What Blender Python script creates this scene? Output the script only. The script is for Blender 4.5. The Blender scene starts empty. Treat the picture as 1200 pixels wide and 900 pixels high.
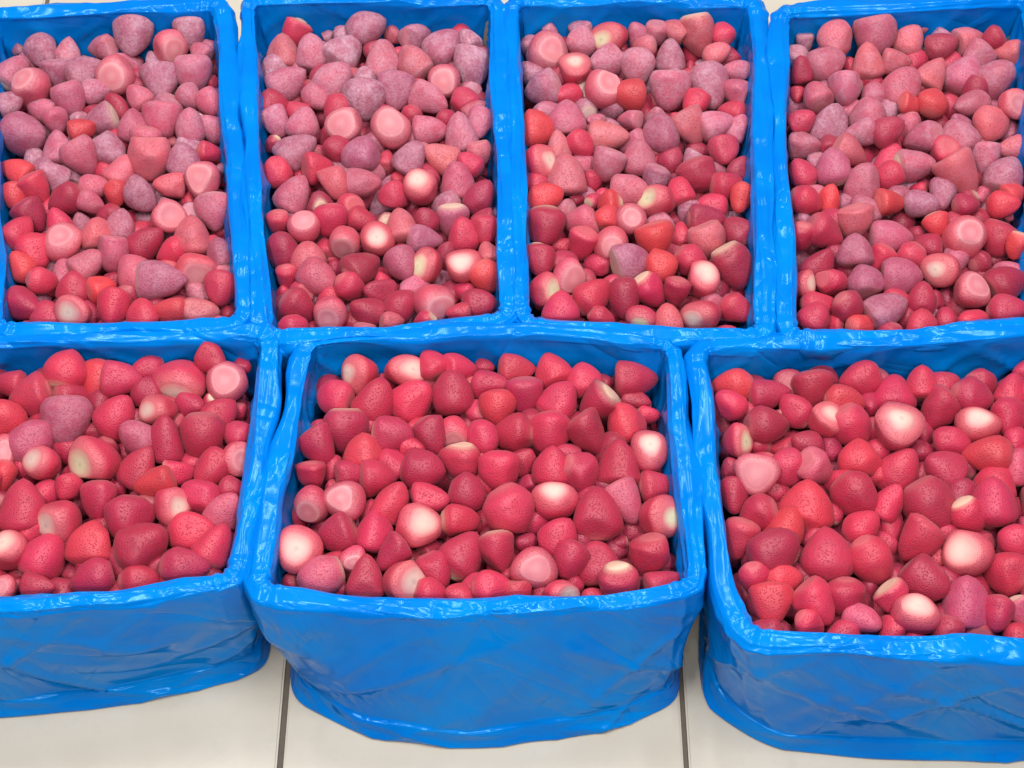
import bpy, bmesh, math, random
import numpy as np
from mathutils import Vector, Matrix, noise

# ------------------------------------------------------------------ camera
FPX, PITCH = 2000.0, math.radians(55)          # focal length in pixels of a 1200 px wide picture, tilt below the horizon
CAMH = 1.787                                   # camera height over the floor (metres)
RIM = 0.205                                    # height of the crate rims
sc = bpy.context.scene
cam_d = bpy.data.cameras.new('camera'); cam = bpy.data.objects.new('camera', cam_d)
sc.collection.objects.link(cam); sc.camera = cam
cam.location = (0, 0, CAMH); cam.rotation_euler = (math.pi/2-PITCH, 0, 0)
cam_d.sensor_width = 36; cam_d.lens = 36*FPX/1200; cam_d.clip_start = .05; cam_d.clip_end = 60
# ------------------------------------------------------------------ light: indoor hall, ceiling panels, pale room light and an added fill lamp
world = bpy.data.worlds.new('World'); sc.world = world; world.use_nodes = True
bg = world.node_tree.nodes['Background']; bg.inputs[0].default_value = (.93, .96, 1, 1); bg.inputs[1].default_value = .13
def ceiling_or_fill_light(name, loc, sx, sy, power, col=(1, .97, .93)):
    d = bpy.data.lights.new(name, 'AREA'); d.shape = 'RECTANGLE'; d.size = sx; d.size_y = sy; d.energy = power; d.color = col
    o = bpy.data.objects.new(name, d); o.location = loc; sc.collection.objects.link(o); return o
for lx in (-1.1, 0, 1.1):
    ceiling_or_fill_light('ceiling_or_fill_light', (lx, 2.5, 2.9), .16, 1.25, 26)
for lx in (-.7, .7):
    ceiling_or_fill_light('ceiling_or_fill_light', (lx, .5, 2.9), .16, 1.25, 37)
ceiling_or_fill_light('ceiling_or_fill_light', (0, -1.3, 2.9), 1.25, .16, 38)  # added fill lamp on the camera side, brightens the crates' front walls
sc.view_settings.view_transform = 'Standard'; sc.view_settings.look = 'None'
sc.view_settings.exposure = 0; sc.view_settings.gamma = 1
sc.render.engine = 'CYCLES'
try:
    sc.cycles.use_denoising = True; sc.cycles.max_bounces = 5; sc.cycles.diffuse_bounces = 1; sc.cycles.glossy_bounces = 2; sc.cycles.transmission_bounces = 3; sc.cycles.caustics_reflective = False
except Exception: pass

rng = np.random.default_rng(7); random.seed(7)
COL = sc.collection
SP, CP = math.sin(PITCH), math.cos(PITCH)
RIGHT, UP, FWD = np.array([1., 0, 0]), np.array([0, SP, CP]), np.array([0, CP, -SP])
CAM = np.array([0, 0, CAMH])
def ray(u, v): return RIGHT*((u-600)/FPX) - UP*((v-450)/FPX) + FWD
def at(u, v, z):
    d = ray(u, v); return CAM + d*((z-CAMH)/d[2])

# ------------------------------------------------------------------ helpers
def obj(name, verts, faces, mat, parent=None, smooth=True, uv=None):
    me = bpy.data.meshes.new(name)
    verts = np.asarray(verts, dtype=np.float32); nf = len(faces)
    me.from_pydata(verts.tolist(), [], [tuple(map(int, f)) for f in faces])
    if smooth: me.polygons.foreach_set('use_smooth', np.ones(nf, bool))
    if mat: me.materials.append(mat)
    for an, av in (uv or {}).items():
        a = me.attributes.new(an, 'FLOAT_VECTOR', 'POINT'); a.data.foreach_set('vector', np.asarray(av, np.float32).ravel())
    me.update()
    o = bpy.data.objects.new(name, me); COL.objects.link(o)
    if parent: o.parent = parent
    return o
def tag(o, label=None, cat=None, group=None, kind=None):
    for k, v in (('label', label), ('category', cat), ('group', group), ('kind', kind)):
        if v: o[k] = v
    return o
class NT:
    def __init__(s, name):
        s.m = bpy.data.materials.new(name); s.m.use_nodes = True; s.t = s.m.node_tree; s.n = s.t.nodes
        s.b = s.n['Principled BSDF']; s.out = s.n['Material Output']
    def add(s, ty, **kw):
        n = s.n.new(ty)
        for k, v in kw.items():
            if k in n.inputs and not hasattr(n, k): n.inputs[k].default_value = v
            else: setattr(n, k, v)
        return n
    def ln(s, a, b): s.t.links.new(a, b)
    def mix(s, fac, a, b, blend='MIX'):
        n = s.n.new('ShaderNodeMix'); n.data_type = 'RGBA'; n.blend_type = blend
        for sock, v in ((n.inputs[0], fac), (n.inputs[6], a), (n.inputs[7], b)):
            if hasattr(v, 'is_linked'): s.ln(v, sock)
            else: sock.default_value = v
        return n.outputs[2]
    def math(s, op, a, b=0., clamp=False):
        n = s.n.new('ShaderNodeMath'); n.operation = op; n.use_clamp = clamp
        for sock, v in ((n.inputs[0], a), (n.inputs[1], b)):
            if hasattr(v, 'is_linked'): s.ln(v, sock)
            else: sock.default_value = v
        return n.outputs[0]
    def noise(s, vec, scale, detail=3, rough=.55):
        n = s.n.new('ShaderNodeTexNoise'); n.inputs['Scale'].default_value = scale
        n.inputs['Detail'].default_value = detail; n.inputs['Roughness'].default_value = rough
        if vec is not None: s.ln(vec, n.inputs['Vector'])
        return n.outputs[0]
    def ramp(s, fac, lo, hi):
        n = s.n.new('ShaderNodeMapRange'); n.inputs[1].default_value = lo; n.inputs[2].default_value = hi
        n.interpolation_type = 'SMOOTHSTEP'; s.ln(fac, n.inputs[0]); return n.outputs[0]

# ------------------------------------------------------------------ materials
def film_material():
    k = NT('blue_polyethylene_film'); b = k.b
    at_ = k.add('ShaderNodeAttribute', attribute_name='flat')
    v = at_.outputs['Vector']
    wide = k.noise(v, 9, 3); hazy = k.noise(k.add('ShaderNodeAttribute', attribute_name='fold_b').outputs['Vector'], 30, 5, .65)
    col = k.mix(k.ramp(wide, .35, .7), (.0003, .235, .90, 1), (.0006, .30, .97, 1))
    scuff = k.math('MULTIPLY', k.ramp(hazy, .54, .8), .06)
    col = k.mix(scuff, col, (.06, .32, .82, 1))
    k.ln(col, b.inputs['Base Color'])
    b.inputs['Roughness'].default_value = .27
    k.ln(k.math('ADD', k.math('MULTIPLY', hazy, .16), .08), b.inputs['Roughness'])
    b.inputs['IOR'].default_value = 1.36
    # fine creases running slantwise up the sheet, in patches
    def crease(attr, scale, mseed):
        n = k.noise(k.add('ShaderNodeAttribute', attribute_name=attr).outputs['Vector'], scale, 1.5, .4)
        c = k.math('POWER', k.math('MULTIPLY', k.math('ABSOLUTE', k.math('SUBTRACT', n, .5)), 4., True), .75)
        mp = k.add('ShaderNodeMapping'); mp.inputs['Location'].default_value = (mseed, mseed*.7, 0); k.ln(v, mp.inputs['Vector'])
        return k.math('MULTIPLY', c, k.ramp(k.noise(mp.outputs[0], 11, 2), .42, .68))
    h = k.math('ADD', crease('fold_a', 14, 3.1), crease('fold_b', 20, 7.7))
    h = k.math('ADD', h, k.math('MULTIPLY', crease('fold_c', 42, 12.3), .35))
    bp = k.add('ShaderNodeBump'); bp.inputs['Strength'].default_value = .6; bp.inputs['Distance'].default_value = .005
    k.ln(h, bp.inputs['Height']); k.ln(bp.outputs[0], b.inputs['Normal'])
    b.inputs['Specular Tint'].default_value = (.35, .82, 1, 1); b.inputs['Specular IOR Level'].default_value = .55
    tr = k.add('ShaderNodeBsdfTranslucent'); k.ln(col, tr.inputs['Color']); k.ln(bp.outputs[0], tr.inputs['Normal'])
    ms = k.add('ShaderNodeMixShader'); ms.inputs[0].default_value = .22
    k.ln(b.outputs[0], ms.inputs[1]); k.ln(tr.outputs[0], ms.inputs[2]); k.ln(ms.outputs[0], k.out.inputs[0])
    return k.m
def berry_material():
    k = NT('frozen_strawberry'); b = k.b
    skin = k.add('ShaderNodeAttribute', attribute_name='skin'); loc = k.add('ShaderNodeAttribute', attribute_name='local')
    frost, v = skin.outputs['Alpha'], loc.outputs['Vector']
    col = skin.outputs['Color']
    big = k.noise(v, 55, 3)
    col = k.mix(k.math('MULTIPLY', k.ramp(big, .42, .75), .30), col, k.mix(1., col, (.60, .42, .62, 1), 'MULTIPLY'))
    # seed pits
    vor = k.add('ShaderNodeTexVoronoi'); vor.inputs['Scale'].default_value = 430; k.ln(v, vor.inputs['Vector'])
    pit = k.ramp(vor.outputs['Distance'], .1, .42)
    ismask = k.add('ShaderNodeAttribute', attribute_name='face').outputs['Fac']      # 1 on cut flesh
    seedcol = k.mix(1., col, (.62, .50, .50, 1), 'MULTIPLY')
    pf = k.math('MULTIPLY', k.math('SUBTRACT', 1., pit), k.math('MULTIPLY', k.math('SUBTRACT', 1., ismask), .48))
    col = k.mix(pf, col, seedcol)
    # frost bloom
    fn = k.noise(v, 240, 5, .7)
    frost = k.math('MULTIPLY', frost, k.math('ADD', .55, k.math('MULTIPLY', k.ramp(k.noise(v, 60, 3), .34, .66), .6)))
    ff = k.math('MULTIPLY', frost, k.math('ADD', k.math('MULTIPLY', k.ramp(fn, .3, .75), .6), .5), True)
    col = k.mix(ff, col, (.62, .36, .47, 1))
    k.ln(col, b.inputs['Base Color'])
    k.ln(k.math('ADD', k.math('MULTIPLY', ff, .35), k.math('ADD', .36, k.math('MULTIPLY', big, .18))), b.inputs['Roughness'])
    b.inputs['Specular IOR Level'].default_value = .5
    b.inputs['Subsurface Weight'].default_value = .0; b.inputs['Subsurface Radius'].default_value = (1, .25, .2)
    b.inputs['Subsurface Scale'].default_value = .004
    b.inputs['Sheen Weight'].default_value = .08; b.inputs['Sheen Roughness'].default_value = .5
    b.inputs['Sheen Tint'].default_value = (1, .82, .88, 1)
    hh = k.math('ADD', k.math('MULTIPLY', pit, k.math('SUBTRACT', 1., ismask)), k.math('MULTIPLY', k.noise(v, 520, 2), k.math('ADD', .25, k.math('MULTIPLY', frost, .9))))
    bp = k.add('ShaderNodeBump'); bp.inputs['Strength'].default_value = .6; bp.inputs['Distance'].default_value = .0010
    k.ln(hh, bp.inputs['Height']); k.ln(bp.outputs[0], b.inputs['Normal'])
    return k.m
def tile_material():
    k = NT('glazed_floor_tile'); b = k.b
    tc = k.add('ShaderNodeTexCoord'); ge = k.add('ShaderNodeNewGeometry'); v = ge.outputs['Position']
    a = k.noise(v, 5, 4); c = k.noise(v, 40, 5, .65)
    col = k.mix(k.ramp(a, .3, .7), (.62, .57, .475, 1), (.70, .655, .565, 1))
    col = k.mix(k.math('MULTIPLY', k.ramp(c, .48, .75), .15), col, (.44, .41, .35, 1))
    sm = k.noise(v, 17, 5, .7); col = k.mix(k.math('MULTIPLY', k.ramp(sm, .56, .72), .10), col, (.38, .34, .29, 1))
    k.ln(col, b.inputs['Base Color'])
    k.ln(k.math('ADD', k.math('MULTIPLY', c, .25), .22), b.inputs['Roughness'])
    bp = k.add('ShaderNodeBump'); bp.inputs['Strength'].default_value = .12; bp.inputs['Distance'].default_value = .002
    k.ln(a, bp.inputs['Height']); k.ln(bp.outputs[0], b.inputs['Normal'])
    return k.m
def plain(name, col, rough, sc_=60, amt=.35):
    k = NT(name); v = k.add('ShaderNodeNewGeometry').outputs['Position']
    n = k.noise(v, sc_, 4)
    k.ln(k.mix(k.math('MULTIPLY', n, amt*2), col, tuple(c*.6 for c in col[:3])+(1,)), k.b.inputs['Base Color'])
    k.b.inputs['Roughness'].default_value = rough; return k.m
FILM, BERRY, TILE = film_material(), berry_material(), tile_material()
GROUT = plain('dirty_grout', (.17, .145, .12, 1), .9, 90); CARD = plain('carton_board', (.50, .42, .33, 1), .85)

# ------------------------------------------------------------------ floor of large tiles
jl, jr = at(331, 860, 0), at(802, 860, 0)
TS = jr[0]-jl[0]
gy0 = at(600, 900, 0)[1]-.10                                    # near edge of the nearest tile row
fl = obj('floor', [(-8, -6, -.006), (8, -6, -.006), (8, 12, -.006), (-8, 12, -.006)], [(0, 1, 2, 3)], GROUT, None, False)
tag(fl, kind='structure')
def tile_mesh():
    bm = bmesh.new(); bmesh.ops.create_cube(bm, size=1)
    g = .0062
    for v in bm.verts: v.co = Vector((v.co.x*(TS-g), v.co.y*(TS-g), v.co.z*.016))
    bmesh.ops.bevel(bm, geom=[e for e in bm.edges if e.verts[0].co.z > 0 and e.verts[1].co.z > 0], offset=.0022, segments=2, affect='EDGES')
    me = bpy.data.meshes.new('tile'); bm.to_mesh(me); bm.free(); me.materials.append(TILE); return me
tm = tile_mesh()
for i in range(-4, 5):
    for j in range(-1, 8):
        o = bpy.data.objects.new('tile', tm); COL.objects.link(o); o.parent = fl
        o.location = (jl[0]+TS*(i+.5)+rng.normal(0, .0004), gy0+TS*(j+.5)+rng.normal(0, .0005), -.008+rng.normal(0, .0003))
        o.rotation_euler = (0, 0, rng.normal(0, .0015))

# ------------------------------------------------------------------ crates: carton under a blue film bag folded over its rim
# closed loops, clockwise seen in the picture from the back left corner; per point: rim pixel, hem pixel on the floor or None
CR = {
 'back_a': dict(pts=[((-20, 14), None), ((120, 10), None), ((256, 1), None), ((274, 190), None), ((285, 376), None), ((130, 382), None), ((-6, 384), None), ((-14, 200), None)],
           lab='blue film lined crate of frosted strawberries, leftmost of the back row'),
 'back_b': dict(pts=[((290, -2), None), ((440, -6), None), ((580, -3), None), ((589, 190), None), ((598, 370), None), ((450, 386), None), ((309, 392), None), ((297, 200), None)],
           lab='blue film lined crate of frosted strawberries, second from left in back row'),
 'back_c': dict(pts=[((600, -2), None), ((740, -4), None), ((886, 0), None), ((893, 190), None), ((898, 390), None), ((750, 387), None), ((611, 374), None), ((605, 190), None)],
           lab='blue film lined crate of frosted strawberries, second from right in back row'),
 'back_d': dict(pts=[((914, 10), None), ((1060, 4), None), ((1208, -4), None), ((1218, 190), None), ((1226, 372), None), ((1080, 391), None), ((925, 391), None), ((919, 200), None)],
           lab='blue film lined crate of frosted strawberries, rightmost of the back row'),
 'front_a': dict(pts=[((-140, 402), None), ((60, 396), None), ((316, 389), None), ((303, 520), None), ((274, 676), (319, 787)), ((140, 698), (150, 828)), ((0, 707), (0, 842)), ((-200, 712), (-200, 846)), ((-178, 560), None)],
           lab='blue film lined crate of red strawberries, left of the front row'),
 'front_b': dict(pts=[((358, 397), None), ((480, 392), None), ((620, 384), None), ((790, 400), None), ((801, 540), None), ((816, 686), (803, 823)), ((700, 703), (706, 860)), ((550, 711), (556, 879)), ((420, 704), (425, 864)), ((300, 690), (337, 818)), ((330, 540), None)],
           lab='blue film lined crate of red strawberries, middle of the front row'),
 'front_c': dict(pts=[((818, 404), None), ((950, 399), None), ((1080, 398), None), ((1270, 384), None), ((1300, 560), None), ((1330, 756), (1330, 888)), ((1180, 756), (1180, 892)), ((1020, 753), (1020, 890)), ((878, 742), (895, 876)), ((850, 690), (822, 826)), ((833, 540), None)],
           lab='blue film lined crate of red strawberries, right of the front row'),
}
NL = 420
def closed_smooth(p, sig):
    n = len(p); x = np.arange(-int(3*sig), int(3*sig)+1); w = np.exp(-x*x/(2*sig*sig)); w /= w.sum()
    out = np.zeros_like(p)
    for k, ww in zip(x, w): out += ww*np.roll(p, -k, axis=0)
    return out
def loops(c):
    rim = np.array([at(u, v, RIM)[:2] for (u, v), _ in c['pts']])
    cen = rim.mean(0)
    base = []
    for (rp, hp), r in zip(c['pts'], rim):
        base.append(at(*hp, .003)[:2] if hp else cen+(r-cen)*.97)
    base = np.array(base)
    seg = np.linalg.norm(np.roll(rim, -1, 0)-rim, axis=1); cum = np.concatenate([[0], np.cumsum(seg)])
    s = np.linspace(0, cum[-1], NL, endpoint=False)
    def rs(q): 
        q2 = np.vstack([q, q[:1]]); return np.stack([np.interp(s, cum, q2[:, i]) for i in (0, 1)], 1)
    sig = .013/(cum[-1]/NL)
    R_, B_ = closed_smooth(rs(rim), sig), closed_smooth(rs(base), sig*1.5)
    t = np.roll(R_, -2, 0)-np.roll(R_, 2, 0); t /= np.linalg.norm(t, axis=1)[:, None]
    nrm = np.stack([t[:, 1], -t[:, 0]], 1)
    if ((R_-cen)*nrm).sum() < 0: nrm = -nrm
    tb = np.roll(B_, -2, 0)-np.roll(B_, 2, 0); tb /= np.linalg.norm(tb, axis=1)[:, None]
    nb = np.stack([tb[:, 1], -tb[:, 0]], 1)
    if ((B_-cen)*nb).sum() < 0: nb = -nb
    hemmed = np.interp(s, cum, np.array([1. if hp else 0. for _, hp in c['pts']]+[1. if c['pts'][0][1] else 0.]))
    curv = np.linalg.norm(np.roll(t, -6, 0)-np.roll(t, 6, 0), axis=1)
    return R_, B_, nrm, nb, s, cum[-1], hemmed, curv
def nz(x, y, z=0.): return noise.noise(Vector((x, y, z)))
def ridge(x, y, z, p=3): return (1-min(1, abs(nz(x, y, z))*2.2))**p
RW, RO = .0120, .0155
LOOP = {}
def build_crate(key, c, seed):
    R_, B_, nrm, nb, s, per, hemmed, curv = loops(c)
    LOOP[key] = (R_, nrm)
    root = bpy.data.objects.new('lined_crate', None); COL.objects.link(root)
    cx, cy = R_.mean(0); root.location = (cx, cy, 0); root.empty_display_size = .1
    tag(root, c['lab'], 'crate', 'lined crates of strawberries')
    off = np.array([cx, cy, 0])
    rows = []                                                   # (kind, param)
    for i in range(16): rows.append(('in', 1-i/16))
    for i in range(27): rows.append(('rim', math.pi*(1-i/26)))
    for i in range(1, 30): rows.append(('wall', i/29))
    for i in range(1, 13): rows.append(('hem', i/12))
    V = np.zeros((len(rows), NL, 3)); UV = {nm: np.zeros((len(rows), NL, 3)) for nm in ('flat', 'fold_a', 'fold_b', 'fold_c')}
    box = B_-nb*(.010+.002*hemmed)[:, None]
    rimw = np.array([noise.noise(Vector((math.cos(t_)*2.2+seed, math.sin(t_)*2.2, 5.))) for t_ in 2*math.pi*s/per])
    rimo = np.array([noise.noise(Vector((math.cos(t_)*3.1, math.sin(t_)*3.1+seed, 9.))) for t_ in 2*math.pi*s/per])
    rw_, ro_ = RW*(.85+.55*rimw), RO*(.95+.55*rimo)*(1.08 if key[0] == 'b' else 1.0)
    zr = RIM-RW
    vdist = 0; last = None
    zk = .026
    ang = 2*math.pi*s/per
    for ri, (kd, q) in enumerate(rows):
        if kd == 'in':
            xy = R_-nrm*(rw_+.010*q)[:, None]; z = np.full(NL, zr-.105*q); dirx, dirz = -1., 0.
        elif kd == 'rim':
            cq, sq = math.cos(q), math.sin(q)
            xy = R_+nrm*((ro_ if cq > 0 else rw_)*math.copysign(abs(cq)**.7, cq))[:, None]; z = np.full(NL, zr+RW*abs(sq)**.7)+.004*rimw*0; dirx, dirz = cq, sq
        elif kd == 'wall':
            top = R_+nrm*ro_[:, None]; xy = top*(1-q)+box*q; z = np.full(NL, zr*(1-q)+zk*q); dirx, dirz = 1., 0.
            xy = xy+nrm*(.004*math.sin(math.pi*q))
        else:
            e = q; xy = box*(1-e)+B_*e+nb*(.004*math.sin(math.pi*e)); z = zk*(1-e)**1.15+.003+0*s; dirx, dirz = .9, .4
        prof = {'in': .0, 'rim': .105, 'wall': .105+math.pi*RW, 'hem': .105+math.pi*RW+zr-zk}[kd]
        vd = {'in': .105*(1-q), 'rim': prof+(math.pi-q)*RW, 'wall': prof+q*(zr-zk), 'hem': prof+q*.05}[kd]
        d = np.zeros(NL)
        for i in range(NL):
            # periodic coordinates round the crate so that the bag has no seam
            x, y = math.cos(ang[i])*per/6.283, math.sin(ang[i])*per/6.283
            Rp = per/6.283
            def sh(k_, f, low, z0):
                an = ang[i]+vd*k_/Rp+.03*nz(x*5, y*5, vd*7+z0); return math.cos(an)*Rp*f+z0, math.sin(an)*Rp*f, vd*low
            a = .5*nz(x*7+seed, y*7, vd*8)
            a2 = .5*nz(*sh(.9, 13, 4, seed+4))
            r1 = ridge(*sh(1.3, 8, 5, seed*2), 5)
            r2 = ridge(*sh(-1.1, 9, 5, seed*3), 5)
            if kd == 'rim':   dd = .0035*a+.0014*a2+.0012*(r1+r2-.3)+.0026*(ridge(x*3.2+seed, y*3.2, vd*62+.5*a, 3)-.3)+.0012*(ridge(x*9, y*9+seed, vd*95, 3)-.3)
            elif kd == 'in':
                g = min(1, q*3+.25); dd = (.008*a+.006*a2+.0062*(r1-.2)+.005*(r2-.2))*g
            elif kd == 'wall':
                g = .3+.7*min(1, q*2); dd = (.010*a+.005*a2+.0062*(r1-.2)+.005*(r2-.2))*g
            else:
                g = 1-q*.5
                dd = (.010*a+.006*a2+.0055*(r1-.2)+.0045*(r2-.2))*g-.006*math.sin(math.pi*q)**2*hemmed[i]*.6
            # gathered pleats where the bag turns a corner
            gather = min(1, max(0, curv[i]-.25)*1.4)
            if kd in ('wall', 'rim'):
                dd += gather*.0014*math.sin(s[i]*330+3*nz(vd*9, seed))*(1 if kd == 'rim' else 1-.6*q)
            d[i] = dd
        nn = nrm if kd != 'hem' else nb
        V[ri, :, :2] = xy+nn*(d*dirx)[:, None]; V[ri, :, 2] = np.maximum(z+d*dirz, .0015)
        Rp = per/6.283
        for nm, k_, low in (('flat', 0, 1), ('fold_a', 1.5, .2), ('fold_b', -.5, .2), ('fold_c', .5, 2.2)):
            vc = vd*low if nm != 'fold_c' else .25*vd+1.9*min(max(vd-.105, 0), math.pi*RW)
            an = ang+(vd+.02*np.sin(ang*5+seed))*k_/Rp+.05*np.sin(ang*3+vd*9+seed); UV[nm][ri] = np.stack([np.cos(an)*Rp, np.sin(an)*Rp, np.full(NL, vc)], 1)
    # sag of the rim line between the corners
    M = len(rows); idx = np.arange(M*NL).reshape(M, NL)
    F = []
    for r in range(M-1):
        a, b2 = idx[r], idx[r+1]
        F += list(zip(a, np.roll(a, -1), np.roll(b2, -1), b2))
    # flat map: perimeter metres wrapped on a circle are kept three dimensional so the crinkles run on round the crate
    obj('liner_bag', V.reshape(-1, 3)-off, F, FILM, root, True, {nm: a_.reshape(-1, 3) for nm, a_ in UV.items()})
    # carton inside the film
    th = .0025
    rings = [(R_+nrm*th, RIM-.016), (R_*.04+(box-nb*.006)*.96, .006), (R_*.04+(box-nb*.012)*.96, .010), (R_-nrm*th, RIM-.016)]
    CV = np.vstack([np.column_stack([p[::6], np.full(len(p[::6]), z)]) for p, z in rings]); n6 = len(R_[::6])
    CF = []
    for r in range(4):
        a = np.arange(n6)+r*n6; b2 = np.arange(n6)+((r+1) % 4)*n6
        if r != 1: CF += list(zip(a, np.roll(a, -1), np.roll(b2, -1), b2))
    CF.append(tuple(np.arange(n6)+n6)); CF.append(tuple(np.arange(n6)+2*n6))
    obj('carton', CV-off, CF, CARD, root, False)
    return root
for i, (k_, c_) in enumerate(CR.items()): build_crate(k_, c_, 3.7*i+1.3)

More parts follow.
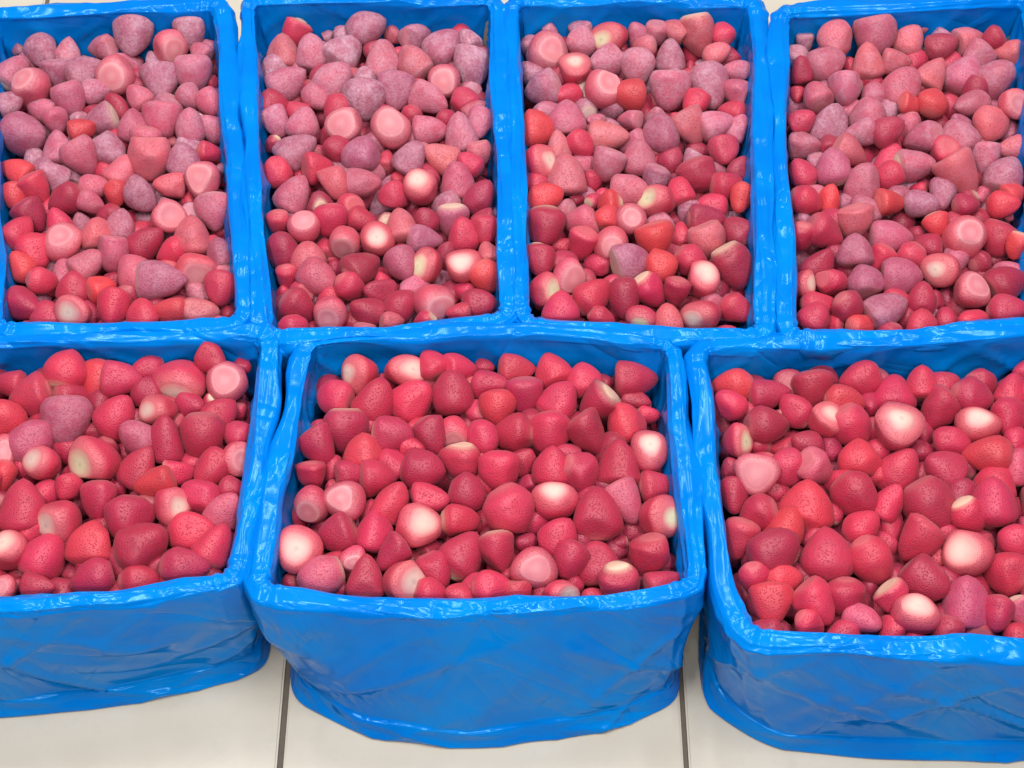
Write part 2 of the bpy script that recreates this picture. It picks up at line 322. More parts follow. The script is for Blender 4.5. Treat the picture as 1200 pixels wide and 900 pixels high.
# ------------------------------------------------------------------ strawberries
# per crate: x y width height kind [direction]; kinds r red, d dark crimson, o orange red, p frosted pink, s salmon, v violet frost,
# w white cut end showing, k pink cut end showing; a trailing - lies lower in the heap
SPOTS = """
front_b 320 400 5
360 330 180 170 r;520 195 200 190 w 180;770 185 220 150 w 20;930 130 130 130 r;1080 160 190 130 r 0;600 350 230 260 d 60;820 350 230 220 r 40;1050 300 240 230 d 90;430 520 230 230 d 270;270 620 180 210 d 300;530 650 190 180 o 100;710 550 230 190 d 0;920 560 150 200 d 290;1060 520 160 150 k 270;830 630 90 90 r;700 730 150 170 r;880 750 230 200 d 0;1100 710 200 190 r 270;230 790 120 120 r;350 750 120 140 d-;470 780 160 110 d 0;620 800 180 180 r 0;285 500 90 100 r-
front_b 320 550 5
235 190 170 200 k 250;345 130 90 100 d-;430 190 210 210 k;700 185 200 180 r 60;920 180 240 140 r 0;1140 140 180 190 d;600 360 200 220 r 80;370 380 210 200 d;160 290 100 120 d-;150 470 240 260 w;270 630 250 190 p 200;540 630 180 230 d 90;470 520 90 100 k;700 510 170 160 d;830 350 240 250 w 45;750 660 230 220 w 10;1100 300 230 140 r 0;1110 500 230 280 d 60;950 600 170 200 d 300;930 720 160 110 r;1090 740 120 100 r;600 760 90 60 p-;90 670 120 90 d-;390 690 100 110 d-;930 480 140 130 d-;1180 690 100 130 r
front_b 560 400 5
40 150 100 80 r-;80 260 240 120 d 0;230 170 190 130 r 0;430 180 200 190 r 110;620 230 190 140 r 90;730 240 100 100 d-;930 230 230 170 d;930 340 190 120 d-;280 325 180 200 d 270;110 390 180 170 o 260;480 350 210 200 r 60;690 380 220 190 d;860 480 200 190 o 120;1000 430 120 100 r-;1000 660 180 260 w 80;200 540 220 190 d 180;420 540 230 230 r 270;650 550 220 220 d 300;30 570 140 170 r;440 740 220 220 r 90;600 770 200 200 r;830 720 250 270 d 90;120 760 230 200 r 270;260 700 160 150 d-;1060 850 190 140 r 0;280 850 130 100 d-
front_b 560 550 5
190 250 290 290 r 290;450 200 240 200 w 100;700 260 270 300 d 90;860 200 230 190 p 300;1060 280 240 230 w 0;110 490 190 230 r 280;30 310 110 130 r-;470 410 250 200 r 60;540 530 200 190 d;700 550 240 220 d-;320 580 240 220 k;90 690 210 160 r 0;220 730 130 110 r;470 730 180 100 w 0;820 670 210 190 r;1000 510 220 220 d;1090 670 220 140 r 20;820 430 100 80 d-;560 670 100 90 d-;280 430 120 100 d-
front_a 0 400 5
390 165 220 210 r;180 330 240 230 r;60 250 150 120 r;40 450 200 200 o;580 230 210 210 o 250;720 220 200 180 r 0;860 170 150 110 d;430 330 220 140 d;390 480 300 190 v 270;190 580 260 220 v 40;260 720 200 150 w 150;680 440 230 240 r 60;570 700 320 270 w 190;800 560 170 160 v;430 620 200 150 d-;540 530 130 100 d-;870 310 150 150 d;20 650 100 150 k;20 790 90 160 o;970 570 200 260 d 90;940 400 200 140 w 180;1120 375 150 110 d;1060 220 290 200 w 260
front_a 80 400 5
930 230 210 220 k;860 130 160 120 d;1010 150 90 90 r-;790 560 230 270 d 270;890 430 180 160 d 45;1000 420 80 120 r-;990 550 120 120 r;980 690 130 180 k 0;890 630 110 100 d-;420 740 230 220 d 60;650 770 200 110 r 0;840 750 200 190 r;510 830 220 170 o 200
front_a 80 550 5
600 210 170 200 w 0;770 165 210 200 r;920 230 150 170 p 60;960 120 90 80 d;180 190 170 220 d 270;290 110 100 120 r-;350 300 260 260 d 270;430 450 330 260 d 30;730 370 270 200 r 10;860 440 200 220 r 60;690 570 330 190 d 0;420 650 220 140 r 0;130 440 260 250 o 90;140 640 310 170 d 200
front_a 0 550 5
135 220 270 310 r 90;400 110 110 110 r;360 300 240 260 w 200;60 490 200 210 w 110;260 510 240 260 r 60;30 700 100 100 k;230 690 200 110 d 0;100 690 80 90 d-
front_a -240 400 5
1060 420 220 200 d 30;1000 650 230 210 r;1080 860 220 200 r 270;860 380 210 200 d;800 600 220 210 r 90;880 830 210 210 d
front_a -240 550 5
1080 300 210 200 d 200;900 260 220 200 r;1060 520 220 190 r 60;880 480 220 220 d;1050 690 200 140 d;840 680 210 150 r
front_c 830 420 6
170 190 250 190 o 180;150 320 170 140 r;430 250 320 180 d 10;720 220 270 230 d 270;1060 150 250 210 r 200;960 300 240 190 o 0;610 360 230 150 r 130;810 450 200 190 w 60;420 470 380 220 d 0;1010 490 280 250 r;190 580 120 200 w 0;690 610 200 160 d;850 620 150 180 d-;340 800 260 260 k;540 770 220 240 r;770 780 230 220 p;1060 700 260 230 o 90;330 610 200 150 d-
front_c 1000 420 6
290 260 300 260 r 90;490 170 190 180 r 90;640 190 150 160 d;590 380 260 260 d 240;840 280 280 210 d 340;900 180 240 130 d;1120 230 180 200 r;1090 420 230 240 r 270;300 510 320 320 w 80;500 520 130 180 d-;860 490 300 200 w 100;700 590 190 150 r 0;940 690 330 250 o 180;1150 760 160 230 p;1140 590 110 130 r;330 780 280 260 r 60;480 660 200 150 d-;650 790 330 270 d;990 870 280 170 r 90
front_c 850 560 5
470 170 330 260 o 90;770 110 270 240 d;190 210 190 190 d;360 290 200 230 o 60;290 420 280 260 d 40;595 450 310 310 r 90;800 290 210 150 r;860 490 260 270 r 300;170 590 120 190 r;340 590 190 130 o 0;270 740 210 230 o 270;530 740 230 220 r 300;700 700 200 190 d 270;810 830 230 130 p;640 200 100 160 r-;960 140 150 190 r 60;500 860 220 90 r
front_c 960 560 5
650 170 330 280 d 300;410 300 160 190 r-;1020 140 270 270 r 90;880 230 150 170 r 300;580 370 250 200 r 240;880 450 260 280 w 150;860 730 290 300 p 90;620 600 300 260 d;440 720 170 150 r;550 810 270 190 w 90;1090 550 230 240 r;1140 370 150 180 r;1050 800 130 170 d;1170 790 90 150 p;1150 190 100 150 d-;420 580 130 120 d-
front_c 1200 420 6
110 240 220 200 r;130 460 230 220 d;90 700 220 230 r 40;330 300 230 220 d;360 600 240 220 r
front_c 1200 560 5
120 160 240 220 d;110 400 230 220 r 60;100 640 240 220 d;340 260 240 230 r;340 540 240 230 d 200
back_a 0 15 7.5
370 350 270 250 v 300;590 350 190 220 p 90;120 520 220 300 p 60;290 680 300 340 k 120;60 800 180 200 v;490 540 220 200 v 270;760 520 300 290 v 30;890 310 220 160 p;1040 545 310 320 k;850 690 200 150 p;620 770 270 270 p 290;150 330 120 80 v-
back_a 130 15 7.5
190 230 340 300 v 270;520 300 270 290 k 330;690 200 230 250 v 280;370 420 130 200 v-;440 620 310 300 v;720 540 310 300 p 270;790 340 100 110 p;240 740 170 160 p;690 740 190 140 p 320;890 800 150 190 p;890 620 100 140 r-
back_a 0 125 7.5
230 250 370 340 v;490 130 160 180 p;870 130 280 230 v 200;510 360 220 270 p 90;720 450 250 320 p 300;960 390 240 270 v 315;730 200 190 140 o;130 570 260 230 o 150;470 600 240 210 v;310 740 210 270 r 300;90 800 220 200 o;570 820 290 230 d;840 710 200 160 p 0;800 850 220 130 p;1020 760 120 180 o
back_a 130 125 7.5
190 160 260 240 p 90;460 120 340 250 p 270;700 170 200 320 p 90;880 180 170 260 p;340 460 370 380 s 270;110 570 240 240 s 60;640 480 260 280 v 90;540 310 150 90 s-;870 410 170 130 r;510 700 230 170 s;830 660 270 310 k;260 790 290 200 v 310;680 820 110 150 r-;950 840 230 130 p;970 540 80 120 v-
back_a 0 235 6
220 110 200 200 d;110 230 200 220 r 60;240 370 210 230 r;150 460 160 180 o;460 320 260 290 k 100;680 230 200 180 s 90;850 160 180 160 v;620 450 220 170 p 40;800 380 190 240 p 270;1030 300 320 200 d;300 570 230 130 r;160 740 290 200 d;330 810 200 150 r 90;520 620 240 180 r 90;540 780 240 200 w;790 770 220 220 r;720 620 170 140 o;830 560 150 150 d-;1000 800 200 190 r 100
back_a 120 235 6
450 130 240 190 k 20;630 250 270 270 s 90;790 90 260 200 p 270;850 220 130 110 d-;240 510 220 300 p 120;420 560 360 260 v 0;650 470 250 220 k 300;850 370 170 200 v;830 620 220 230 r;480 780 290 170 o 180;700 790 220 150 s 0;880 790 100 120 d-
back_b 300 10 7.5
240 370 270 260 s 90;490 390 220 300 p 90;780 380 310 280 v;980 170 310 280 v;640 240 90 90 v-;280 650 320 300 p 30;680 630 320 310 p 45;530 790 350 150 p 315;960 620 180 150 v;950 810 370 270 v 270;160 840 220 180 d
back_b 430 10 7.5
140 440 290 340 p 90;400 470 240 270 s 130;240 240 140 140 s-;440 250 220 170 v;670 340 300 310 v 50;890 270 150 120 v;920 520 260 350 v;690 630 240 240 k;260 740 300 290 v 270;560 790 340 230 p 330;850 800 210 180 r;1010 790 90 150 d-;540 570 90 130 p-;950 890 220 100 p
back_b 300 130 7.5
180 100 190 220 p 300;420 100 260 200 p 80;370 340 320 280 v 40;800 135 280 270 k;930 380 310 260 v 90;660 240 180 190 d-;190 530 230 230 r;550 500 220 240 r;690 640 200 290 s 300;940 640 330 220 p 0;340 730 320 270 p 60;380 560 120 120 r-;150 300 120 150 d-
back_b 430 130 7.5
220 170 330 350 k;560 170 270 200 p;820 190 260 330 p 100;990 120 180 250 p;390 410 230 260 v 60;170 430 150 200 r-;640 410 260 250 s;990 370 150 140 s;800 600 260 290 p 90;900 470 180 150 r;480 690 240 320 w 110;240 740 210 210 r;290 590 130 130 r-;1010 760 230 280 d 60
back_b 310 250 6
90 70 140 130 r;280 110 210 190 k 90;460 60 210 220 r 270;690 50 200 130 r;130 250 190 210 d;310 310 220 200 s 90;380 470 290 210 p 330;420 250 150 170 r-;570 200 180 220 k 260;795 185 210 210 w;170 460 150 180 r-;690 380 260 220 d;610 520 190 160 r;490 390 110 110 d-;960 80 190 220 s 100;800 550 200 140 d;240 660 210 210 d;200 820 180 150 r;470 690 210 220 k 260;720 690 260 170 d;340 790 90 90 r-
back_b 420 250 6
480 50 130 120 d;660 60 200 200 p 270;470 180 220 160 v 0;310 370 210 220 v;500 370 200 220 w 180;740 370 240 210 w;740 150 170 220 r 90;880 120 140 180 r;910 280 110 150 s;900 450 150 200 o 300;300 650 200 210 d;520 620 270 240 k 320;650 560 100 150 r-;740 550 150 120 r-;850 640 210 170 d 0;240 760 110 80 s;460 750 110 70 r;700 700 120 80 r;870 30 130 70 d
back_c 605 10 7.5
260 400 360 320 k;560 310 210 240 p;310 200 170 100 p-;550 180 280 90 v;840 260 320 250 w 200;1070 230 170 160 p;510 570 240 290 w 90;780 470 270 240 p;1070 520 260 290 p 270;220 710 290 300 v;750 720 290 330 k 45;980 760 250 270 o;1120 330 150 100 s
back_c 735 10 7.5
260 230 150 150 p;420 190 130 160 s;620 240 270 390 s 280;380 410 230 250 v 90;380 720 370 320 p 270;730 690 310 420 v;840 220 140 170 r;790 400 280 130 s 30;950 550 170 120 p;960 720 180 190 p;560 530 110 130 d-
back_c 605 130 7.5
170 170 280 310 o 0;440 60 330 270 p 90;370 310 170 230 s 90;570 300 190 200 r;820 230 330 260 s 0;700 90 150 120 p-;990 70 160 100 p;1040 170 90 150 r-;180 450 230 280 w 0;450 560 360 350 s 90;800 480 250 240 p 250;1070 410 270 280 p 90;670 620 140 260 r-;260 760 380 200 o 20;1000 700 310 260 p 0;690 790 150 120 r-;820 820 150 180 o;540 780 120 100 d-
back_c 735 130 7.5
300 180 310 290 v 90;380 420 200 230 d-;560 140 270 260 s 300;800 120 280 210 p 20;980 140 130 220 p 60;850 360 220 220 r;620 350 200 150 d-;630 570 330 300 d 290;880 660 250 220 r;990 510 140 170 d;460 700 180 230 r;270 800 330 260 w 170;1030 780 130 220 o
back_c 605 245 6
200 130 280 270 d 270;450 80 200 190 p;640 60 160 150 o;800 80 180 180 k;300 260 150 110 r-;460 250 170 210 r;665 245 200 230 k;160 360 180 220 d;350 470 210 240 k 330;165 570 160 220 w 0;540 610 240 250 r 45;310 700 250 190 r 90;600 770 200 100 r;760 630 210 300 d 270;810 370 240 260 v 20;570 390 170 140 r-;970 220 250 210 o 270;1020 400 190 230 o 20;940 580 200 210 r;1120 590 130 230 d;880 760 180 140 w 250;1070 770 180 170 s 90
back_c 715 245 6
680 70 330 170 d 0;500 180 140 200 r-;690 230 240 230 s 290;910 160 210 190 d;570 370 200 180 r;870 400 270 310 d 300;640 520 200 240 w 70;750 570 150 170 d-;660 750 280 190 w 200;890 700 190 200 r 330
back_d 920 10 7.5
170 320 140 200 v-;450 250 270 300 s 70;370 480 290 300 p 30;800 250 380 290 p 280;1090 280 200 240 s 60;150 540 130 200 d;730 460 250 280 s 100;570 500 100 180 r-;980 470 210 140 s;280 760 220 240 p;530 710 270 230 p 270;770 650 150 130 r-;1030 690 310 330 p 60;110 760 110 160 r-
back_d 1040 10 7.5
290 140 130 100 p-;480 330 240 200 d;390 570 230 300 s 60;730 270 240 180 s;670 570 330 320 p 60;920 270 140 150 d;1030 390 220 150 s;960 610 330 260 p 45;390 820 240 220 o;720 850 310 210 p;1130 850 200 230 k;200 850 160 110 o
back_d 920 130 7.5
160 90 170 190 r;410 110 270 320 v 70;740 30 310 230 p 90;650 200 260 180 p 200;900 170 240 230 d 40;170 300 240 220 p 0;150 550 180 230 r;580 370 290 200 s 330;420 490 300 290 p;690 640 250 350 p 80;940 430 250 250 r-;190 790 240 220 r;390 770 150 200 o;310 650 130 100 r-;930 810 250 200 o
back_d 1040 130 7.5
300 240 290 220 p;630 230 320 320 p;900 130 280 250 s 250;250 480 320 240 p 0;640 580 420 380 s;1040 560 300 330 v 60;1100 330 200 160 s;310 820 270 180 v;270 690 220 110 r-;850 720 140 150 p-;1130 730 130 160 o;1020 820 250 190 o;700 830 230 130 d
back_d 920 250 6
105 170 120 260 d;280 140 260 210 r 330;490 70 240 150 s 270;750 170 290 220 p 0;500 260 230 210 v 90;250 360 200 200 d;100 500 80 170 w 0;340 490 180 150 r;560 470 240 220 v;820 450 260 280 p 0;450 670 210 190 d;720 680 290 220 v;230 650 230 150 r;210 730 200 180 r;960 610 170 230 d 80;540 800 230 120 o;960 780 200 120 r 90;1000 240 190 180 d-;930 150 110 110 d-;200 520 100 100 d-
back_d 1000 250 6
590 80 140 120 o;770 180 290 290 k;640 400 270 190 w 180;810 560 240 240 k 50;1030 180 240 230 r 270;1170 230 100 210 o;900 340 150 160 d-;1080 490 290 250 d 20;1090 680 300 190 r;830 770 240 150 r;650 740 130 150 r-;580 610 100 150 d-;1090 30 220 50 s-
"""
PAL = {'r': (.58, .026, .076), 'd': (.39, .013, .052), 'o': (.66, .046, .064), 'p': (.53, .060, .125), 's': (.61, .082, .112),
       'v': (.38, .044, .110), 'w': (.60, .030, .076), 'k': (.60, .052, .098)}
FROST = {'r': .08, 'd': .10, 'o': .04, 'p': .44, 's': .28, 'v': .60, 'w': .05, 'k': .18}
WORDS = {'r': 'red', 'd': 'dark crimson', 'o': 'orange red', 'p': 'frosty pink', 's': 'salmon pink', 'v': 'violet frosted', 'w': 'white ended', 'k': 'pink ended'}
SHOW = {'w': 'facing up', 'k': 'facing up'}
spots = []
for line in SPOTS.strip().split('\n'):
    if line[:4] in ('back', 'fron'):
        ck, ox, oy, q = line.split(); ox, oy, q = float(ox), float(oy), float(q); continue
    for it in line.split(';'):
        f = it.split(); x, y, w, h = (float(t) for t in f[:4])
        spots.append(dict(c=ck, u=ox+x/q, v=oy+y/q, w=w/q, h=h/q, t=f[4][0], deep=f[4].endswith('-'), a=float(f[5]) if len(f) > 5 else None))
def unit(v): return v/np.linalg.norm(v)
LEVEL = {'front': RIM-.034, 'back': RIM-.036}
for b in spots:
    zc = LEVEL[b['c'].split('_')[0]]-(.017 if b['deep'] else 0)+rng.normal(0, .0025)
    d = ray(b['u'], b['v']); b['dir'] = unit(d)
    b['p'] = CAM+d*((zc-CAMH)/d[2])
    m = np.linalg.norm(b['p']-CAM)/np.linalg.norm(d)/FPX         # metres per pixel here
    w, h = b['w']*m*1.20, b['h']*m*1.20
    mean_ = 41*m*1.20 if b['c'][0] == 'f' else 34*m*1.20
    if not b['deep']: w, h = .64*w+.36*mean_, .64*h+.36*mean_
    a = b['a']; t = b['t']; cap = t in 'wk'
    if cap:
        L = (w+h)/2*rng.uniform(.85, 1.05); b['dims'] = (L, w, h)
        if a is None: tl, th = math.radians(rng.uniform(6, 18)), rng.uniform(0, 6.28)
        else: tl, th = math.radians(rng.uniform(34, 46) if t == 'w' else rng.uniform(24, 38)), math.radians(a)
        e = math.cos(th)*RIGHT+math.sin(th)*UP
        ax = unit(FWD*math.cos(tl)-e*math.sin(tl))
        ex = unit(RIGHT-ax*(RIGHT@ax)); ez = np.cross(ax, ex)
        b['fr'] = np.stack([ax, ex, ez], 1); b['wd'] = (w, h)
    else:
        if a is None:
            a = rng.choice([0, 180])+rng.normal(0, 18) if w > h*1.12 else rng.choice([90, 270])+rng.normal(0, 18) if h > w*1.12 else rng.uniform(0, 360)
            tilt = rng.uniform(-.7, .7)
        else: tilt = rng.uniform(-.35, .3)
        th = math.radians(a); ca, sa = abs(math.cos(th)), abs(math.sin(th))
        if ca > .88: L, W = w, h
        elif sa > .88: L, W = h, w
        elif max(w, h)/min(w, h) > 1.25: L, W = max(w, h), min(w, h)
        else: L, W = (w+h)/2*1.08, (w+h)/2*.95
        L = min(max(L, W*.92), W*1.24)
        b['wd'] = (W, min(W, L)*rng.uniform(.86, 1.02)); b['dims'] = (L,)
        ax = unit(math.cos(th)*RIGHT+math.sin(th)*UP+tilt*FWD)
        ex = unit(np.cross(ax, FWD)); ez = np.cross(ax, ex)
        b['fr'] = np.stack([ax, ex, ez], 1)
    b['L'] = b['dims'][0]
    hd = np.array([b['L']/2, b['wd'][0]/2, b['wd'][1]/2]); b['A'] = b['fr'] @ np.diag(hd*hd) @ b['fr'].T
# settle: neighbours that overlap slide apart, mostly along the line of sight they were seen on
def settle(bs, R_, nrm):
    P = np.array([b['p'] for b in bs]); P0 = P.copy(); D = np.array([b['dir'] for b in bs]); A = np.array([b['A'] for b in bs])
    n = len(bs); rad = np.array([np.sqrt(np.trace(a)/3) for a in A])
    for it in range(90):
        df = P[:, None]-P[None]; dist = np.linalg.norm(df, axis=2)+np.eye(n); nn = df/dist[..., None]
        ri = np.sqrt(np.einsum('ijk,ikl,ijl->ij', nn, A, nn)); rj = np.sqrt(np.einsum('ijk,jkl,ijl->ij', nn, A, nn))
        ov = np.clip(.72*(ri+rj)-dist, 0, None); np.fill_diagonal(ov, 0)
        P = P+.22*(nn*ov[..., None]).sum(1)
        rel = P-P0; along = (rel*D).sum(1); side = rel-along[:, None]*D
        P = P0+along[:, None].clip(-.022, .03)*D*.97+side*.80
        # stay inside the bag: slide along the line of sight (down when near the front wall, up at the back wall)
        d2 = P[:, None, :2]-R_[None, ::4]; k = (d2**2).sum(2).argmin(1); q = nrm[::4][k]
        ins = -((P[:, :2]-R_[::4][k])*q).sum(1)-RW-.0015
        need = np.clip(rad*.66-ins, 0, None)
        dh = (D[:, :2]*q).sum(1)
        push = np.where(np.abs(dh) > .25, np.clip(-need/np.where(np.abs(dh) < .25, 1, dh), -.016, .022), 0)
        P = P+push[:, None]*D*.5
        sid = np.abs(dh) <= .25
        P[sid, :2] -= (q*need[:, None])[sid]*.6
    return P
for ck in CR:
    bs = [b for b in spots if b['c'] == ck]
    for b, p in zip(bs, settle(bs, *LOOP[ck])): b['p'] = p

NS = 26
def berry_mesh(L, wd, t, seg=NS, simple=False, fk=1.):
    """points of one hulled strawberry: cut end at -x, tip at +x; returns verts, faces, skin RGBA, cut face mask"""
    cap = t in 'wk'
    cf = rng.uniform(.42, .66) if not cap else rng.uniform(.54, .74)
    s0 = rng.uniform(.22, .35); pa, pb = rng.uniform(1.6, 2.3), rng.uniform(.58, .74)
    if t in 'pvs': cf = rng.uniform(.55, .85)
    if rng.random() < (.6 if t in 'pvs' else .3): s0 = rng.uniform(.07, .18)
    capr = np.array([.25, .5, .72, .88, .97]) if not simple else np.array([.6, .95])
    body = np.linspace(0, 1, 15 if not simple else 8)[1:-1]**.92
    dome = rng.uniform(-.02, .06)
    xs, rs, fm = [-.0], [0.], [1.]
    for c in capr: xs.append(-dome*(1-c*c)+ (.012 if c > .9 else 0)); rs.append(cf*c); fm.append(1. if c < .9 else .75)
    for s in np.concatenate([[.02], body]):
        g = cf+(1-cf)*math.sin(math.pi/2*min(1, s/s0)) if s < s0 else max(0, 1-((s-s0)/(1-s0))**pa)**pb
        xs.append(s); rs.append(g); fm.append(.35 if s < .05 else 0.)
    xs[0] = -dome
    xs, rs, fm = np.array(xs), np.array(rs), np.array(fm)
    th = np.linspace(0, 2*math.pi, seg, endpoint=False)
    a2, a3, p2, p3 = rng.uniform(0, .07), rng.uniform(0, .08), rng.uniform(0, 6.28), rng.uniform(0, 6.28)
    nr = len(xs)-1
    V = [(xs[0], 0, 0)]
    X = np.repeat(xs[1:, None], seg, 1)
    lob = 1+a2*np.cos(2*th+p2)+a3*np.cos(3*th+p3)
    wav = 1+.035*np.sin(xs[1:, None]*9+rng.uniform(0, 6))*np.cos(th[None]*rng.integers(1, 4)+rng.uniform(0, 6))
    Rr = rs[1:, None]*lob[None]*wav
    Y, Z = Rr*np.cos(th)[None], Rr*np.sin(th)[None]
    P = np.vstack([[[xs[0], 0, 0]], np.stack([X, Y, Z], 2).reshape(-1, 3), [[1.0, 0, 0]]])
    P[:, 0] = (P[:, 0]-.48)*L; P[:, 1] *= wd[0]/2; P[:, 2] *= wd[1]/2
    bend = rng.normal(0, .10, 2); x01 = P[:, 0]/L+.5
    P[:, 1] += bend[0]*wd[0]*(x01-.4)**2; P[:, 2] += bend[1]*wd[1]*(x01-.4)**2
    # flats and dents where frozen neighbours pressed
    for _ in range(rng.integers(1, 3) if not simple else 1):
        n = rng.normal(0, 1, 3); n[0] *= .5; n /= np.linalg.norm(n)
        e = P @ n; lim = e.max()*rng.uniform(.76, .94); over = np.clip(e-lim, 0, None)
        P -= n[None]*(over*.82)[:, None]
    # slanting hull cut
    if rng.random() < .35:
        sl = rng.normal(0, .16, 2); w8 = np.clip(1-x01/.3, 0, 1)
        P[:, 0] += (sl[0]*P[:, 1]+sl[1]*P[:, 2])*w8
    F = []
    for j in range(seg): F.append((0, 1+(j+1) % seg, 1+j))
    for r in range(nr-1):
        for j in range(seg):
            k = (j+1) % seg; F.append((1+r*seg+j, 1+r*seg+k, 1+(r+1)*seg+k, 1+(r+1)*seg+j))
    last = len(P)-1
    for j in range(seg): F.append((1+(nr-1)*seg+j, 1+(nr-1)*seg+(j+1) % seg, last))
    # colour of skin and flesh
    base = np.array(PAL[t])
    if fk < .36: base = .72*base+.28*np.array(PAL['r'])
    base = base*rng.uniform(.86, 1.12)*np.exp(rng.normal(0, .07, 3)*np.array([.5, 1, 1]))
    n = len(P); C = np.tile(np.append(base, FROST[t]*fk*rng.uniform(.6, 1.35)), (n, 1))
    rho = np.concatenate([[0], np.repeat(np.concatenate([capr, np.ones(nr-len(capr))]), seg), [1]])
    fmv = np.concatenate([[1], np.repeat(fm[1:], seg), [0]]); xv = np.concatenate([[0], np.repeat(xs[1:], seg), [1]])
    if t == 'w':
        white = np.array([.76, .54, .47]) if rng.random() < .8 else np.array([.74, .68, .44]); pk = np.array([.72, .20, .22])
        wk = np.clip(1.08-rho**1.7*rng.uniform(.8, 1.2), 0, 1)*np.where(fmv > .5, 1, 0)
        col = pk*(1-wk[:, None])+white*wk[:, None]
        f = np.where(fmv > .5, 1-.35*rho**6, np.clip(.65-xv*2.2, 0, 1))
        C[:, :3] = C[:, :3]*(1-f[:, None])+col*f[:, None]
        C[:, 3] *= (1-fmv); C[0, :3] *= rng.uniform(.72, 1)
    elif t == 'k':
        pale, mid = np.array([.78, .33, .36]), np.array([.64, .12, .16])
        ringed = .5+.24*np.cos(rho*rng.uniform(3.5, 6)+rng.uniform(-.6, .6))+.2*rho**3; f = np.where(fmv > .5, 1., np.clip(.5-xv*2.5, 0, 1))
        col = mid*(1-ringed[:, None])+pale*ringed[:, None]
        C[:, :3] = C[:, :3]*(1-f[:, None])+col*f[:, None]
        C[:, 3] = np.where(fmv > .5, .10, C[:, 3])
    else:
        pale = base*.5+np.array([.66, .22, .22])*.5
        if rng.random() < .12: pale = np.array([.80, .58, .42])
        f = fmv*.85+np.clip(.25-xv*1.6, 0, .25)*(fmv < .5)*rng.uniform(0, 1.2)
        f = np.clip(f, 0, 1)*(0 if simple else 1)
        C[:, :3] = C[:, :3]*(1-f[:, None])+pale*f[:, None]
    return P, F, np.clip(C, 0, 1), fmv
def make_obj(name, P, F, C, face, loc, local):
    me = bpy.data.meshes.new(name)
    me.from_pydata(P.tolist(), [], F); me.polygons.foreach_set('use_smooth', np.ones(len(F), bool))
    a = me.attributes.new('skin', 'FLOAT_COLOR', 'POINT'); a.data.foreach_set('color', C.astype(np.float32).ravel())
    a = me.attributes.new('local', 'FLOAT_VECTOR', 'POINT'); a.data.foreach_set('vector', local.astype(np.float32).ravel())
    a = me.attributes.new('face', 'FLOAT', 'POINT'); a.data.foreach_set('value', face.astype(np.float32))
    me.materials.append(BERRY); me.update()
    o = bpy.data.objects.new(name, me); o.location = loc; COL.objects.link(o); return o
# the 300 that show largest are things of their own
def shown(b):
    m = 1.
    if not (0 < b['u'] < 1200 and 0 < b['v'] < 900): m = .05
    return b['w']*b['h']*m*(.35 if b['deep'] else 1)
order = sorted(range(len(spots)), key=lambda i: -shown(spots[i])); single = set(order[:300])
ORD = ['', 'first', 'second', 'third', 'fourth', 'fifth', 'sixth', 'seventh', 'eighth', 'ninth', 'tenth', 'eleventh', 'twelfth', 'thirteenth', 'fourteenth', 'fifteenth', 'sixteenth']
NAMEC = {'front_a': 'front left crate', 'front_b': 'front middle crate', 'front_c': 'front right crate', 'back_a': 'leftmost back crate',
         'back_b': 'second back crate', 'back_c': 'third back crate', 'back_d': 'rightmost back crate'}
for ck in CR:
    bs = [b for b in spots if b['c'] == ck and 0 < b['u'] < 1200]
    bs.sort(key=lambda b: b['v']); nrow = max(5, round((bs[-1]['v']-bs[0]['v'])/36)); per = math.ceil(len(bs)/nrow)
    for r in range(nrow):
        row = sorted(bs[r*per:(r+1)*per], key=lambda b: b['u'])
        for i, b in enumerate(row): b['row'], b['col'] = r+1, i+1
acc = []; lo = 0
for i, b in enumerate(spots):
    P, F, C, face = berry_mesh(b['L'], b['wd'], b['t'], fk=float(np.clip(1.22-b['v']/440, .5, 1.15)) if b['c'][0] == 'b' else .35)
    local = P+rng.uniform(0, 9, 3)
    W = P @ b['fr'].T
    if i in single:
        o = make_obj('strawberry', W, F, C, face, b['p'], local)
        side = SHOW.get(b['t'])
        if not side:
            if b['a'] is None: side = 'lying' if abs(b['w']-b['h']) > 6 else 'nestled'
            else: side = 'pointing '+['right', 'up', 'left', 'down'][int(((b['a']+45) % 360)//90)]
        tag(o, '%s strawberry %s, %s row from back, %s from left, %s' % (WORDS[b['t']], side, ORD[b['row']], ORD[b['col']], NAMEC[b['c']]),
            'strawberry', 'strawberries in the lined crates')
    else:
        acc.append((W+b['p'], F, C, face, local))
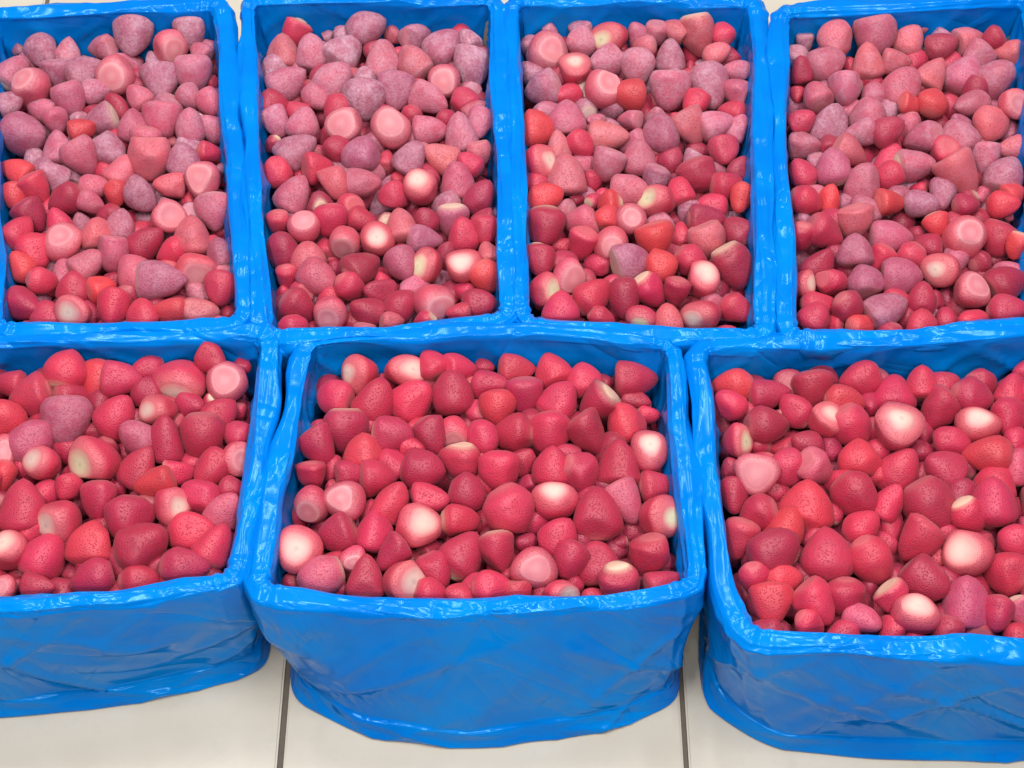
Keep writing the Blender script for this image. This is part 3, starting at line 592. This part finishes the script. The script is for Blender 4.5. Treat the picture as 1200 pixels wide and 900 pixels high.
# berries that fill the holes the heap leaves between its top pieces
for ck in CR:
    R_, nrm = LOOP[ck]; lev = LEVEL[ck.split('_')[0]]; have = [b['p'] for b in spots if b['c'] == ck]; lo_, hi_ = R_.min(0), R_.max(0)
    for dz, gap in ((-.006, .033), (-.011, .030), (-.017, .0275)):
        for _ in range(900):
            p = np.array([*rng.uniform(lo_, hi_), lev+dz+rng.normal(0, .002)])
            if abs(p[0]) > .74: continue
            k = ((p[:2]-R_)**2).sum(1).argmin()
            if -((p[:2]-R_[k])@nrm[k]) < RW+.012: continue
            if min(((p-h_)**2).sum() for h_ in have) < gap*gap: continue
            have.append(p); D0 = gap*rng.uniform(1.14, 1.28)
            fr = np.linalg.qr(rng.normal(0, 1, (3, 3)))[0]
            if np.linalg.det(fr) < 0: fr[:, 0] *= -1
            far = float(np.clip((p[1]-1.15)/.5, 0, 1)) if ck[0] == 'b' else 0
            t = rng.choice(list('rrdd' if ck[0] == 'f' else 'rdpv' if far > .4 else 'rrdp'))
            P, F, C, face = berry_mesh(D0*1.12, (D0, D0*.95), t, 18, False, .5+.6*far)
            acc.append((P @ fr.T+p, F, C, face, P+rng.uniform(0, 9, 3)))
# the layers below, seen only through the gaps
for ck in CR:
    R_, nrm = LOOP[ck]; lo_, hi_ = R_.min(0), R_.max(0); lev = LEVEL[ck.split('_')[0]]
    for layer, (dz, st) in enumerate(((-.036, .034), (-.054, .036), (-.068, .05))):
        y = lo_[1]+.02; rr = 0
        while y < hi_[1]-.012:
            x = lo_[0]+.02+(st/2 if rr % 2 else 0)
            while x < hi_[0]-.012:
                p = np.array([x+rng.normal(0, .004), y+rng.normal(0, .004)])
                k = ((p-R_)**2).sum(1).argmin()
                if -((p-R_[k])@nrm[k]) > RW+.011 and abs(p[0]) < .78:
                    fr = np.linalg.qr(rng.normal(0, 1, (3, 3)))[0]
                    if np.linalg.det(fr) < 0: fr[:, 0] *= -1
                    t = rng.choice(list('rddddd' if ck[0] == 'f' else 'rdddv')); D0 = rng.uniform(.033, .042)  # mostly dark crimson: the shade of the crevices is put into their colour
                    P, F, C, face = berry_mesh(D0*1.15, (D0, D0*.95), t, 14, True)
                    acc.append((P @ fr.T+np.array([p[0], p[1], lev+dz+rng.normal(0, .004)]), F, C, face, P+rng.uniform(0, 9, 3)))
                x += st
            y += st*.87; rr += 1
Ps, Fs, Cs, fs, ls, n = [], [], [], [], [], 0
for P, F, C, f, l in acc:
    Ps.append(P); Fs += [tuple(q+n for q in fc) for fc in F]; Cs.append(C); fs.append(f); ls.append(l); n += len(P)
o = make_obj('strawberry_heap', np.vstack(Ps), Fs, np.vstack(Cs), np.concatenate(fs), (0, 0, 0), np.vstack(ls))
tag(o, 'smaller and half buried frozen strawberries filling the gaps in all the crates', 'strawberries', None, 'stuff')
